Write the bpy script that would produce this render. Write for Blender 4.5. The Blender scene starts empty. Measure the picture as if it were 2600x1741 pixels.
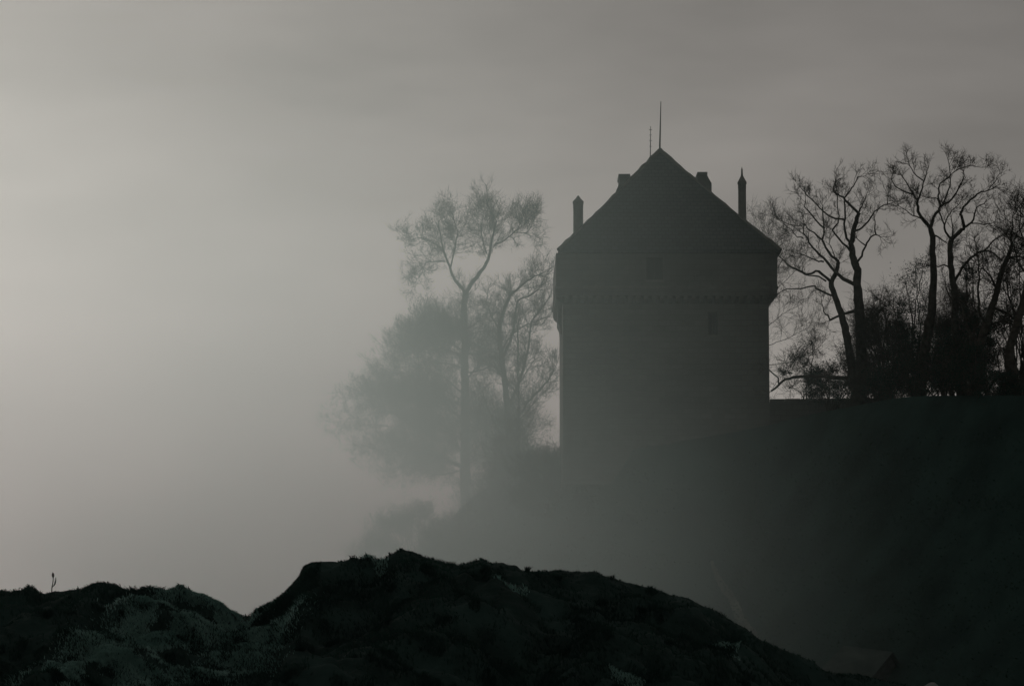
import bpy, bmesh, math, random
import numpy as np
from mathutils import Vector

random.seed(7)
rng = np.random.default_rng(7)
scene = bpy.context.scene
COL = scene.collection

# ------------------------------------------------------------------ camera, sky, sun, exposure
EYE = 1.6
F = 7500.0                       # focal length in photograph pixels (2600 wide)
PITCH = math.atan((1600 - 870.5) / F)
cam_d = bpy.data.cameras.new('camera')
cam_d.sensor_width = 36
cam_d.lens = 36 * F / 2600
cam_d.clip_start = 0.5
cam_d.clip_end = 6000
cam = bpy.data.objects.new('camera', cam_d)
cam.location = (0, 0, EYE)
cam.rotation_euler = (math.pi / 2 + PITCH, 0, 0)
COL.objects.link(cam)
scene.camera = cam

SUN_AZ, SUN_EL = math.radians(-24.5), math.radians(8.0)
world = bpy.data.worlds.new('World')
scene.world = world
world.use_nodes = True
wn, wl = world.node_tree.nodes, world.node_tree.links
wn.clear()
w_out = wn.new('ShaderNodeOutputWorld')
w_bg = wn.new('ShaderNodeBackground')
w_bg.inputs['Strength'].default_value = 0.102
w_sky = wn.new('ShaderNodeTexSky')
w_sky.sky_type = 'NISHITA'
w_sky.sun_disc = False
w_sky.sun_elevation = SUN_EL
w_sky.sun_rotation = SUN_AZ
w_sky.air_density = 1.0
w_sky.dust_density = 1.5
w_sky.ozone_density = 1.0
w_hs = wn.new('ShaderNodeHueSaturation')        # an overcast, foggy sky has hardly any colour
w_hs.inputs['Saturation'].default_value = 0.10
w_tint = wn.new('ShaderNodeMix')
w_tint.data_type = 'RGBA'
w_tint.blend_type = 'MULTIPLY'
w_tint.inputs[0].default_value = 1.0
w_tint.inputs[7].default_value = (1.0, 0.943, 0.888, 1)
w_veil = wn.new('ShaderNodeMix')               # the even grey of the fog overhead veils most of the clear sky
w_veil.data_type = 'RGBA'
w_veil.inputs[0].default_value = 0.36
w_veil.inputs[7].default_value = (7.4, 7.4, 7.4, 1)
wl.new(w_sky.outputs[0], w_hs.inputs['Color'])
wl.new(w_hs.outputs[0], w_veil.inputs[6])
w_tc = wn.new('ShaderNodeTexCoord')             # faint uneven bands of cloud
w_mp = wn.new('ShaderNodeMapping')
w_mp.inputs['Rotation'].default_value = (0, math.radians(20), 0)
w_mp.inputs['Scale'].default_value = (6.0, 6.0, 20.0)
w_nz = wn.new('ShaderNodeTexNoise')
w_nz.inputs['Scale'].default_value = 1.0
w_nz.inputs['Detail'].default_value = 4
w_nz.inputs['Roughness'].default_value = 0.55
w_rg = wn.new('ShaderNodeMapRange')
w_rg.inputs[1].default_value = 0.3
w_rg.inputs[2].default_value = 0.7
w_rg.inputs[3].default_value = 0.82
w_rg.inputs[4].default_value = 1.12
w_cl = wn.new('ShaderNodeMix')
w_cl.data_type = 'RGBA'
w_cl.blend_type = 'MULTIPLY'
w_cl.inputs[0].default_value = 1.0
wl.new(w_tc.outputs['Generated'], w_mp.inputs['Vector'])
wl.new(w_mp.outputs[0], w_nz.inputs['Vector'])
wl.new(w_nz.outputs['Fac'], w_rg.inputs[0])
wl.new(w_veil.outputs[2], w_cl.inputs[6])
wl.new(w_rg.outputs[0], w_cl.inputs[7])
wl.new(w_cl.outputs[2], w_tint.inputs[6])
wl.new(w_tint.outputs[2], w_bg.inputs['Color'])
wl.new(w_bg.outputs[0], w_out.inputs['Surface'])

sun_d = bpy.data.lights.new('sun', 'SUN')
sun_d.energy = 2.05
sun_d.angle = math.radians(10)
sun_d.color = (1.0, 0.965, 0.905)
sun = bpy.data.objects.new('sun', sun_d)
s_vec = Vector((math.sin(SUN_AZ) * math.cos(SUN_EL), math.cos(SUN_AZ) * math.cos(SUN_EL), math.sin(SUN_EL)))
sun.rotation_euler = s_vec.to_track_quat('Z', 'Y').to_euler()
sun.location = (-60, 100, 80)
COL.objects.link(sun)

vs = scene.view_settings
scene.display_settings.display_device = 'sRGB'
vs.view_transform = 'Standard'
vs.look = 'None'
vs.exposure = -1.68
vs.gamma = 1.0
vs.use_curve_mapping = False
scene.render.engine = 'CYCLES'
scene.cycles.use_denoising = True
scene.cycles.use_adaptive_sampling = False
scene.cycles.sample_clamp_direct = 4.0
scene.cycles.sample_clamp_indirect = 2.0
scene.cycles.volume_bounces = 6
scene.cycles.max_bounces = 12
scene.render.filter_size = 2.2

HAZE_DENSITY = 0.00007
BANK_DENSITY = 0.0125
HAZE_G = 0.62


# ------------------------------------------------------------------ helpers
def at(px, py, d):
    """world point at forward distance d that the photograph shows at pixel (px, py)"""
    v = (py - 870.5) / F
    t = d / (math.cos(PITCH) + v * math.sin(PITCH))
    return Vector((t * (px - 1300) / F, d, EYE + t * (math.sin(PITCH) - v * math.cos(PITCH))))


def mesh_np(name, verts, quads=None, tris=None, smooth=False):
    verts = np.asarray(verts, dtype=np.float32)
    me = bpy.data.meshes.new(name)
    nq = 0 if quads is None else len(quads)
    nt = 0 if tris is None else len(tris)
    loops = []
    if nq:
        loops.append(np.asarray(quads, dtype=np.int32).ravel())
    if nt:
        loops.append(np.asarray(tris, dtype=np.int32).ravel())
    loops = np.concatenate(loops)
    starts = np.concatenate([np.arange(nq) * 4, nq * 4 + np.arange(nt) * 3]).astype(np.int32)
    totals = np.concatenate([np.full(nq, 4), np.full(nt, 3)]).astype(np.int32)
    me.vertices.add(len(verts))
    me.vertices.foreach_set('co', verts.ravel())
    me.loops.add(len(loops))
    me.loops.foreach_set('vertex_index', loops)
    me.polygons.add(nq + nt)
    me.polygons.foreach_set('loop_start', starts)
    me.polygons.foreach_set('loop_total', totals)
    if smooth:
        me.polygons.foreach_set('use_smooth', np.ones(nq + nt, dtype=bool))
    me.update(calc_edges=True)
    return me


def link(name, me, mat=None, parent=None):
    o = bpy.data.objects.new(name, me)
    COL.objects.link(o)
    if mat is not None:
        me.materials.append(mat)
    if parent is not None:
        o.parent = parent
        o.matrix_parent_inverse = parent.matrix_basis.inverted()
    return o


def obj_bm(name, bm, mat, parent=None, smooth=False):
    bmesh.ops.recalc_face_normals(bm, faces=bm.faces)
    me = bpy.data.meshes.new(name)
    bm.to_mesh(me)
    bm.free()
    if smooth:
        for p in me.polygons:
            p.use_smooth = True
    return link(name, me, mat, parent)


def tag(o, label=None, cat=None, group=None, kind=None):
    if label: o['label'] = label
    if cat: o['category'] = cat
    if group: o['group'] = group
    if kind: o['kind'] = kind
    return o


def thing(name, loc, label, cat, group=None):
    o = bpy.data.objects.new(name, None)
    o.empty_display_size = 0.5
    o.location = loc
    COL.objects.link(o)
    return tag(o, label, cat, group)


def add_box(bm, x0, x1, y0, y1, z0, z1):
    c = [(x0, y0, z0), (x1, y0, z0), (x1, y1, z0), (x0, y1, z0), (x0, y0, z1), (x1, y0, z1), (x1, y1, z1), (x0, y1, z1)]
    v = [bm.verts.new(p) for p in c]
    for f in ((0, 3, 2, 1), (4, 5, 6, 7), (0, 1, 5, 4), (1, 2, 6, 5), (2, 3, 7, 6), (3, 0, 4, 7)):
        bm.faces.new([v[i] for i in f])


def add_lathe(bm, cx, cy, prof, n=8, rot=0.0):
    rings = []
    for r, z in prof:
        rings.append([bm.verts.new((cx + r * math.cos(rot + 2 * math.pi * k / n), cy + r * math.sin(rot + 2 * math.pi * k / n), z)) for k in range(n)])
    for a, b in zip(rings[:-1], rings[1:]):
        for k in range(n):
            bm.faces.new((a[k], a[(k + 1) % n], b[(k + 1) % n], b[k]))
    bm.faces.new(rings[0][::-1])
    bm.faces.new(rings[-1])


def add_prism(bm, pts, y0, y1):
    """polygon (x, z) extruded along y"""
    a = [bm.verts.new((x, y0, z)) for x, z in pts]
    b = [bm.verts.new((x, y1, z)) for x, z in pts]
    n = len(pts)
    bm.faces.new(a)
    bm.faces.new(b[::-1])
    for k in range(n):
        bm.faces.new((a[k], b[k], b[(k + 1) % n], a[(k + 1) % n]))


def _hash(ix, iy, seed):
    h = (ix.astype(np.int64) * 374761393 + iy.astype(np.int64) * 668265263 + seed * 1442695041) & 0xFFFFFFFF
    h = ((h ^ (h >> 13)) * 1274126177) & 0xFFFFFFFF
    return ((h ^ (h >> 16)) & 0xFFFFFF) / float(0xFFFFFF)


def vnoise(x, y, seed=0):
    ix, iy = np.floor(x), np.floor(y)
    fx, fy = x - ix, y - iy
    fx = fx * fx * fx * (fx * (fx * 6 - 15) + 10)
    fy = fy * fy * fy * (fy * (fy * 6 - 15) + 10)
    a = _hash(ix, iy, seed); b = _hash(ix + 1, iy, seed)
    c = _hash(ix, iy + 1, seed); d = _hash(ix + 1, iy + 1, seed)
    return (a + (b - a) * fx) * (1 - fy) + (c + (d - c) * fx) * fy - 0.5


def fbm(x, y, octaves=4, seed=0, gain=0.5):
    s, amp = 0.0, 1.0
    for o in range(octaves):
        c, n = math.cos(o * 1.1), math.sin(o * 1.1)
        s = s + amp * vnoise((x * c - y * n) * 2 ** o + 17 * o, (x * n + y * c) * 2 ** o - 9 * o, seed + o)
        amp *= gain
    return s


def spline(xs, ys):
    """smooth interpolation through points (monotone-ish, Catmull-Rom slopes)"""
    xs, ys = np.array(xs, float), np.array(ys, float)
    m = np.gradient(ys, xs)

    def f(x):
        x = np.clip(np.asarray(x, float), xs[0], xs[-1])
        i = np.clip(np.searchsorted(xs, x) - 1, 0, len(xs) - 2)
        h = xs[i + 1] - xs[i]
        t = (x - xs[i]) / h
        return ((2 * t**3 - 3 * t**2 + 1) * ys[i] + (t**3 - 2 * t**2 + t) * h * m[i]
                + (-2 * t**3 + 3 * t**2) * ys[i + 1] + (t**3 - t**2) * h * m[i + 1])
    return f


# ------------------------------------------------------------------ materials
def mat_noise(name, c1, c2, scale, rough=0.95, bump=0.0, detail=6, bscale=None):
    m = bpy.data.materials.new(name)
    m.use_nodes = True
    n, l = m.node_tree.nodes, m.node_tree.links
    b = n['Principled BSDF']
    b.inputs['Roughness'].default_value = rough
    b.inputs['Specular IOR Level'].default_value = 0.15
    tc = n.new('ShaderNodeTexCoord')
    nz = n.new('ShaderNodeTexNoise')
    nz.inputs['Scale'].default_value = scale
    nz.inputs['Detail'].default_value = detail
    l.new(tc.outputs['Object'], nz.inputs['Vector'])
    cr = n.new('ShaderNodeValToRGB')
    cr.color_ramp.elements[0].color = (*c1, 1)
    cr.color_ramp.elements[0].position = 0.35
    cr.color_ramp.elements[1].color = (*c2, 1)
    cr.color_ramp.elements[1].position = 0.65
    l.new(nz.outputs['Fac'], cr.inputs['Fac'])
    l.new(cr.outputs['Color'], b.inputs['Base Color'])
    if bump:
        nb = n.new('ShaderNodeTexNoise')
        nb.inputs['Scale'].default_value = bscale or scale * 3
        nb.inputs['Detail'].default_value = 4
        l.new(tc.outputs['Object'], nb.inputs['Vector'])
        bp = n.new('ShaderNodeBump')
        bp.inputs['Strength'].default_value = bump
        bp.inputs['Distance'].default_value = 0.1
        l.new(nb.outputs['Fac'], bp.inputs['Height'])
        l.new(bp.outputs['Normal'], b.inputs['Normal'])
    return m


def mat_stone(name, c1, c2, brick_w, brick_h, mortar):
    m = bpy.data.materials.new(name)
    m.use_nodes = True
    n, l = m.node_tree.nodes, m.node_tree.links
    b = n['Principled BSDF']
    b.inputs['Roughness'].default_value = 0.95
    b.inputs['Specular IOR Level'].default_value = 0.1
    tc = n.new('ShaderNodeTexCoord')
    mp = n.new('ShaderNodeMapping')
    mp.inputs['Rotation'].default_value = (math.pi / 2, 0, 0)
    br = n.new('ShaderNodeTexBrick')
    br.inputs['Scale'].default_value = 1.0
    br.inputs['Brick Width'].default_value = brick_w
    br.inputs['Row Height'].default_value = brick_h
    br.inputs['Mortar Size'].default_value = 0.02
    br.inputs['Color1'].default_value = (*c1, 1)
    br.inputs['Color2'].default_value = (*c2, 1)
    br.inputs['Mortar'].default_value = (*mortar, 1)
    nz = n.new('ShaderNodeTexNoise')
    nz.inputs['Scale'].default_value = 0.35
    nz.inputs['Detail'].default_value = 9
    nz.inputs['Roughness'].default_value = 0.62
    mx = n.new('ShaderNodeMix')
    mx.data_type = 'RGBA'
    mx.blend_type = 'MULTIPLY'
    mx.inputs[0].default_value = 0.7
    l.new(tc.outputs['Object'], mp.inputs['Vector'])
    l.new(mp.outputs[0], br.inputs['Vector'])
    l.new(tc.outputs['Object'], nz.inputs['Vector'])
    l.new(br.outputs['Color'], mx.inputs[6])
    l.new(nz.outputs['Fac'], mx.inputs[7])
    l.new(mx.outputs[2], b.inputs['Base Color'])
    bp = n.new('ShaderNodeBump')
    bp.inputs['Strength'].default_value = 0.4
    bp.inputs['Distance'].default_value = 0.03
    l.new(br.outputs['Fac'], bp.inputs['Height'])
    bp.invert = True
    l.new(bp.outputs['Normal'], b.inputs['Normal'])
    return m


M_STONE = mat_stone('weathered_stone', (0.16, 0.16, 0.148), (0.13, 0.13, 0.12), 0.6, 0.28, (0.12, 0.12, 0.11))
M_TRIM = mat_noise('dressed_stone', (0.085, 0.083, 0.076), (0.13, 0.126, 0.115), 2.0, bump=0.2)
M_SLATE = mat_stone('roof_slate', (0.075, 0.08, 0.085), (0.055, 0.058, 0.062), 0.35, 0.22, (0.03, 0.03, 0.03))
M_METAL = mat_noise('weathered_iron', (0.05, 0.05, 0.05), (0.08, 0.075, 0.07), 5.0, rough=0.6)
M_GLASS = mat_noise('dark_window_glass', (0.02, 0.022, 0.025), (0.03, 0.032, 0.035), 1.0, rough=0.12)
M_WOOD = mat_noise('window_timber', (0.035, 0.032, 0.03), (0.06, 0.055, 0.05), 6.0)
M_BARK = mat_noise('wet_bark', (0.035, 0.032, 0.028), (0.075, 0.068, 0.058), 4.0, bump=0.5)
M_TWIG = mat_noise('twig_bark', (0.04, 0.035, 0.03), (0.07, 0.06, 0.05), 3.0)
M_LEAF = mat_noise('evergreen_leaf', (0.014, 0.034, 0.027), (0.030, 0.06, 0.046), 1.2)
M_GRASS = mat_noise('rough_turf_blade', (0.011, 0.030, 0.026), (0.024, 0.056, 0.049), 0.9, detail=5)
M_TURF = mat_noise('turf_soil', (0.012, 0.027, 0.023), (0.024, 0.05, 0.044), 1.5, bump=0.6)
M_HILL = mat_noise('hillside_scrub', (0.010, 0.026, 0.023), (0.022, 0.05, 0.044), 0.35, bump=0.8)
M_FIELD = mat_noise('valley_grass', (0.05, 0.07, 0.035), (0.08, 0.09, 0.05), 0.05)
M_PATH = mat_noise('worn_path', (0.06, 0.065, 0.055), (0.13, 0.135, 0.12), 0.8)
M_SHEDROOF = mat_noise('lichened_sheet_roof', (0.03, 0.044, 0.04), (0.06, 0.08, 0.073), 1.0)
M_SHEDWALL = mat_noise('shed_boarding', (0.03, 0.036, 0.033), (0.055, 0.063, 0.058), 3.0)
M_ROCK = mat_noise('pale_rock', (0.2, 0.22, 0.21), (0.32, 0.34, 0.33), 5.0, bump=0.5)


def make_translucent(m, fac, tint):
    """thin blades let part of the light through"""
    n, l = m.node_tree.nodes, m.node_tree.links
    b, o = n['Principled BSDF'], n['Material Output']
    src = b.inputs['Base Color'].links[0].from_socket
    tr = n.new('ShaderNodeBsdfTranslucent')
    hs = n.new('ShaderNodeMix'); hs.data_type = 'RGBA'; hs.blend_type = 'MULTIPLY'
    hs.inputs[0].default_value = 1.0
    hs.inputs[7].default_value = (*tint, 1)
    l.new(src, hs.inputs[6])
    l.new(hs.outputs[2], tr.inputs['Color'])
    mx_ = n.new('ShaderNodeMixShader')
    mx_.inputs[0].default_value = fac
    l.new(b.outputs[0], mx_.inputs[1]); l.new(tr.outputs[0], mx_.inputs[2])
    l.new(mx_.outputs[0], o.inputs['Surface'])


make_translucent(M_GRASS, 0.4, (0.9, 1.0, 0.85))


def mat_volume(name, density, colour, g):
    m = bpy.data.materials.new(name)
    m.use_nodes = True
    n, l = m.node_tree.nodes, m.node_tree.links
    n.clear()
    o = n.new('ShaderNodeOutputMaterial')
    v = n.new('ShaderNodeVolumePrincipled')
    v.inputs['Color'].default_value = (*colour, 1)
    v.inputs['Density'].default_value = density
    v.inputs['Anisotropy'].default_value = g
    v.inputs['Absorption Color'].default_value = (0.4, 0.4, 0.4, 1)
    l.new(v.outputs[0], o.inputs['Volume'])
    return m, v


# ------------------------------------------------------------------ terrain
def zat(px, py, d):
    return at(px, py, d).z


# the valley floor reaches the horizon
GX = 1400.0
n = 141
gx = np.sign(np.linspace(-1, 1, n)) * np.abs(np.linspace(-1, 1, n)) ** 2.2 * GX
gy = np.sign(np.linspace(-1, 1, n)) * np.abs(np.linspace(-1, 1, n)) ** 2.2 * GX
XX, YY = np.meshgrid(gx, gy)
RR = np.hypot(XX, YY - 10)
ZZ = -0.0 - 9.0 * np.clip((RR - 30) / 110, 0, 1) ** 1.3 + fbm(XX / 60, YY / 60, 3, 5) * 1.5 * np.clip(RR / 60, 0, 1)
ZZ = ZZ + fbm(XX / 9, YY / 9, 3, 15) * 0.25 * np.exp(-(RR / 90) ** 2)
ZZ -= 1.2 * np.exp(-((YY - 40) / 12) ** 2) * np.exp(-(XX / 20) ** 2)


def grid_quads(nx, ny):
    i = np.arange(nx * ny).reshape(ny, nx)
    return np.stack([i[:-1, :-1].ravel(), i[:-1, 1:].ravel(), i[1:, 1:].ravel(), i[1:, :-1].ravel()], 1)


ground = link('ground', mesh_np('ground', np.stack([XX, YY, ZZ], -1).reshape(-1, 3), grid_quads(n, n), smooth=True), M_FIELD)
tag(ground, kind='structure')

# castle hill: a spur that runs from far left to near right; crest given in plan and height
cr_px = [300, 600, 850, 1000, 1150, 1300, 1430, 1560, 1700, 1953, 2050, 2150, 2300, 2450, 2600, 2800, 3000, 3200]
cr_d = [205, 196, 188, 182, 176, 169, 160, 152, 147.5, 147.5, 146, 143, 138.5, 134, 130, 126, 123, 120]
cr_y = [1900, 1720, 1540, 1440, 1370, 1280, 1200, 1150, 1125, 1078, 1054, 1034, 1008, 1004, 1004, 1002, 1000, 990]
f_d, f_y = spline(cr_px, cr_d), spline(cr_px, cr_y)
us = np.linspace(300, 3200, 330)
crest = np.array([at(u, float(f_y(u)), float(f_d(u)))[:] for u in us])
tang = np.gradient(crest[:, :2], axis=0)
tang /= np.linalg.norm(tang, axis=1)[:, None]
nrm = np.stack([-tang[:, 1], tang[:, 0]], 1)          # pointing away from the camera side
for _ in range(30):
    nrm[1:-1] = (nrm[:-2] + nrm[1:-1] * 2 + nrm[2:]) / 4
nrm /= np.linalg.norm(nrm, axis=1)[:, None]
# make sure it points away (towards +y)
nrm *= np.sign(nrm[:, 1:2] + 0.3)
rows = []
ts = np.concatenate([np.linspace(-1, 0, 46), np.linspace(0, 1, 22)[1:]])
for t in ts:
    if t <= 0:      # face towards the viewer
        s = -t
        reach = 24 + 0 * crest[:, 1]
        xy = crest[:, :2] - nrm * (s * reach)[:, None]
        foot = -10.5
        prof = 0.75 * (1 - (1 - s) ** 2.4) + 0.25 * s
        z = crest[:, 2] + (foot - crest[:, 2]) * prof
        amp = math.sin(math.pi * min(1, s)) * 1.0
    else:           # the plateau behind the crest
        xy = crest[:, :2] + nrm * (t * 70)
        z = crest[:, 2] - 0.4 * t - 14 * np.clip(t - 0.5, 0, 1) ** 1.5 * 2
        amp = 0.25 * min(1, t * 3)
    z = z + fbm(xy[:, 0] / 7, xy[:, 1] / 7, 4, 21) * 1.7 * amp
    rows.append(np.stack([xy[:, 0], xy[:, 1], z], 1))
hill_v = np.array(rows)
hill = link('hill', mesh_np('hill', hill_v.reshape(-1, 3), grid_quads(len(us), len(ts)), smooth=True), M_HILL)
tag(hill, kind='structure')
hill_pts = hill_v.reshape(-1, 3)


def hill_z(x, y):
    d2 = (hill_pts[:, 0] - x) ** 2 + (hill_pts[:, 1] - y) ** 2
    k = np.argsort(d2)[:4]
    w = 1 / (d2[k] + 0.05)
    return float((hill_pts[k, 2] * w).sum() / w.sum())


# ------------------------------------------------------------------ foreground mound
K = 1.1102
cp = [(-900, 1480), (-500, 1450), (-200, 1410), (0, 1378), (60, 1363), (115, 1356), (170, 1348), (215, 1337), (250, 1341), (285, 1353), (330, 1355), (385, 1361), (420, 1370),
      (440, 1386), (490, 1394), (520, 1402), (545, 1408), (570, 1410), (585, 1396), (620, 1379), (660, 1352), (688, 1330), (698, 1309), (716, 1297), (745, 1296),
      (790, 1300), (850, 1299), (880, 1283), (918, 1263), (945, 1271), (1000, 1289), (1020, 1294), (1060, 1284), (1110, 1277), (1150, 1289), (1190, 1304),
      (1300, 1308), (1350, 1314), (1400, 1328), (1500, 1352), (1560, 1368), (1640, 1402), (1700, 1440), (1760, 1475), (1830, 1507), (1880, 1541), (1905, 1549),
      (1960, 1546), (2010, 1557), (2070, 1572), (2200, 1620), (2400, 1690), (2700, 1800), (3200, 1900)]
c_px = np.array([p[0] * K for p in cp]); c_py = np.array([p[1] * K for p in cp])
CD = 40.0
c_x = np.array([at(a, b, CD).x for a, b in zip(c_px, c_py)])
c_z = np.array([at(a, b, CD).z for a, b in zip(c_px, c_py)])
f_cz = lambda x: np.interp(x, c_x, c_z)


def smax(a, b, k):
    h = np.clip(0.5 + 0.5 * (a - b) / k, 0, 1)
    return b + (a - b) * h + k * h * (1 - h)


def spur(x, y, p, q, zp, zq, steep):
    """a rounded ridge of ground from p to q, its top running from height zp to zq"""
    dx, dy = q[0] - p[0], q[1] - p[1]
    L = math.hypot(dx, dy)
    s = ((x - p[0]) * dx + (y - p[1]) * dy) / (L * L)
    d = ((x - p[0]) * dy - (y - p[1]) * dx) / L
    sc = np.clip(s, 0, 1)
    over = np.clip(s - 1, 0, None) * L + np.clip(-s, 0, None) * L
    return zp + (zq - zp) * sc - steep * (np.sqrt(d * d + 0.16) - 0.4) - 0.9 * over


def mound_z(x, y):
    t = CD - y                     # >0 in front of the crest
    tf = np.clip(t, 0, None)
    tb = np.clip(-t, 0, None)
    side = np.clip((x + 4.5) / 2.5, 0, 1)
    front = 0.06 * tf + (0.17 + 0.13 * side) * np.clip(tf - 0.4, 0, None) ** 1.12
    z = f_cz(x) - front - 0.35 * tb - 0.02 * tb ** 2
    z = smax(z, spur(x, y, (-4.0, 39.7), (-5.35, 34.0), 1.78, 0.98, 0.55), 0.12)
    z = smax(z, spur(x, y, (-3.2, 38.6), (-3.9, 35.2), 1.62, 1.05, 0.6), 0.12)
    z = smax(z, spur(x, y, (-0.6, 38.6), (-1.9, 34.5), 2.28, 1.2, 0.5), 0.2)
    z = smax(z, spur(x, y, (1.1, 38.4), (0.9, 34.5), 2.0, 0.9, 0.5), 0.2)
    k = 0.22 + 0.78 * np.clip(tf / 0.6, 0, 1)
    lump = fbm(x / 1.5, y / 1.5, 2, 131) * 0.30 + fbm(x / 0.6, y / 0.6, 3, 31) * 0.26 + fbm(x / 0.22, y / 0.22, 3, 47) * 0.09
    z = z + lump * k * np.exp(-tb)
    return z + fbm(x / 0.16, y / 0.16, 2, 91) * 0.03


mx = np.arange(-11.5, 11.5, 0.045)
my = np.arange(28.0, 43.5, 0.05)
MX, MY = np.meshgrid(mx, my)
MZ = mound_z(MX, MY)
mound = link('grassy_mound', mesh_np('grassy_mound', np.stack([MX, MY, MZ], -1).reshape(-1, 3), grid_quads(len(mx), len(my)), smooth=True), M_TURF)
tag(mound, kind='structure')

# turf on the mound: short bent blades, clumped
NB = 160000
bx = rng.uniform(-8.2, 8.0, NB * 2)
by = rng.uniform(29.5, 40.9, NB * 2)
dens = 0.5 + fbm(bx / 0.5, by / 0.5, 3, 63) * 1.1
keep = rng.uniform(0, 1, NB * 2) < dens
bx, by = bx[keep][:NB], by[keep][:NB]
bx = np.concatenate([bx, rng.uniform(-3.45, -2.55, 9000)])        # the steep little bank needs more
by = np.concatenate([by, rng.uniform(38.8, 40.4, 9000)])
nb = len(bx)
bz = mound_z(bx, by) - 0.01
ln = np.where(by > 39.5, 0.6, 1.0) * rng.uniform(0.025, 0.06, nb) * (0.7 + 1.2 * np.clip(0.5 + fbm(bx / 0.35, by / 0.35, 2, 12), 0, 1))
an = rng.uniform(0, 2 * math.pi, nb)
tilt = rng.uniform(0.2, 1.0, nb)
dx, dy = np.cos(an) * tilt - 0.25, np.sin(an) * tilt - 0.15
wx, wy = -np.sin(an + rng.normal(0, 0.8, nb)), np.cos(an)
wd = rng.uniform(0.004, 0.009, nb)
base = np.stack([bx, by, bz], 1)
wv = np.stack([wx * wd, wy * wd, 0 * wd], 1)
mid = base + np.stack([dx * ln * 0.4, dy * ln * 0.4, ln * 0.65], 1)
tip = base + np.stack([dx * ln * 1.0, dy * ln * 1.0, ln * 0.95], 1)
bv = np.stack([base - wv, base + wv, mid - wv * 0.8, mid + wv * 0.8, tip], 1).reshape(-1, 3)
i0 = np.arange(nb) * 5
grass = link('grass', mesh_np('grass', bv, np.stack([i0, i0 + 1, i0 + 3, i0 + 2], 1), np.stack([i0 + 2, i0 + 3, i0 + 4], 1)), M_GRASS)
tag(grass, 'short tufted dark grass growing all over the foreground mound', 'grass', kind='stuff')


# paler grass: light on the spur and scattered patches, put into the blade colour
def blades(bx, by, lo, hi, wlo, whi, lean):
    nb = len(bx)
    bz = mound_z(bx, by) - 0.01
    ln = rng.uniform(lo, hi, nb)
    an = rng.uniform(0, 2 * math.pi, nb)
    tilt = rng.uniform(0.3, 1.1, nb)
    dx, dy = np.cos(an) * tilt + lean[0], np.sin(an) * tilt + lean[1]
    wx, wy = -np.sin(an), np.cos(an)
    wd = rng.uniform(wlo, whi, nb)
    base = np.stack([bx, by, bz], 1)
    wv = np.stack([wx * wd, wy * wd, 0 * wd], 1)
    mid = base + np.stack([dx * ln * 0.4, dy * ln * 0.4, ln * 0.6], 1)
    tip = base + np.stack([dx * ln, dy * ln, ln * 0.8], 1)
    V = np.stack([base - wv, base + wv, mid - wv * 0.8, mid + wv * 0.8, tip], 1).reshape(-1, 3)
    i0 = np.arange(nb) * 5
    return V, np.stack([i0, i0 + 1, i0 + 3, i0 + 2], 1), np.stack([i0 + 2, i0 + 3, i0 + 4], 1)


M_LIT_GRASS = mat_noise('lit_grass_blade', (0.18, 0.33, 0.295), (0.32, 0.50, 0.455), 1.3, detail=5)  # much lighter blade colour stands in for light falling on the turf
make_translucent(M_LIT_GRASS, 0.4, (1, 1, 1))
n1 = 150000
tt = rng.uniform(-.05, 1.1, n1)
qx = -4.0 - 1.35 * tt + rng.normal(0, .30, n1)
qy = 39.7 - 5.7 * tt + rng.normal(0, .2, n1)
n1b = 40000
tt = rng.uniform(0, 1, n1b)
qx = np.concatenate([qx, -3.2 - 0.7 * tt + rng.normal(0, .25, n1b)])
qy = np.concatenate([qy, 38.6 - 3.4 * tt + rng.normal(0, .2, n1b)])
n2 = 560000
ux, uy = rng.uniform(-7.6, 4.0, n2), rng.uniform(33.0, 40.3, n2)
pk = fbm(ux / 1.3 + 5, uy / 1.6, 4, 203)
kk = pk > 0.36 + 0.04 * np.clip(ux, 0, 4) - 0.13 * np.exp(-((uy - 39.3) / 0.5) ** 2) * (ux > -3.6) * (ux < 1.5) + 0.4 * ((ux < -4.4) & (uy > 37.6))  # painted lit patches: more just below the centre crest, fewer on the left ridge
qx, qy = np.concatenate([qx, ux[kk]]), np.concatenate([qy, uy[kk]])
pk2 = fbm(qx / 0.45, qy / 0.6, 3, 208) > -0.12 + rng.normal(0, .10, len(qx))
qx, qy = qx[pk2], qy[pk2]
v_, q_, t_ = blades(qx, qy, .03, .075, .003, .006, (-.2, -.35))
lit = link('lit_grass', mesh_np('lit_grass', v_, q_, t_), M_LIT_GRASS)
tag(lit, 'grass with painted-in light, in patches and along the spur of the foreground mound', 'grass', kind='stuff')

# shaggy tussocks that break the turf
nT = 520
cx_, cy_ = rng.uniform(-7.4, 6.0, nT), rng.uniform(33.5, 39.0, nT)
cx_[:14], cy_[:14] = rng.uniform(-7.2, 5.0, 14), rng.uniform(39.5, 40.0, 14)      # a few break the skyline
cx_[26:30], cy_[26:30] = rng.uniform(-2.82, -2.6, 4), 39.9
nper = 110
rad_ = rng.uniform(.05, .16, nT)
rad_[:30] = rng.uniform(.03, .09, 30)
a_ = rng.uniform(0, 2 * math.pi, (nT, nper))
rr_t = rad_[:, None] * np.sqrt(rng.uniform(0, 1, (nT, nper)))
tx, ty = (cx_[:, None] + rr_t * np.cos(a_)).ravel(), (cy_[:, None] + rr_t * np.sin(a_)).ravel()
v_, q_, t_ = blades(tx, ty, .03, .105, .003, .006, (.35, -.3))
tus = link('tussock_grass', mesh_np('tussock_grass', v_, q_, t_), M_GRASS)
tag(tus, 'longer shaggy grass in dark tussocks on the foreground mound', 'grass', kind='stuff')

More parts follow.
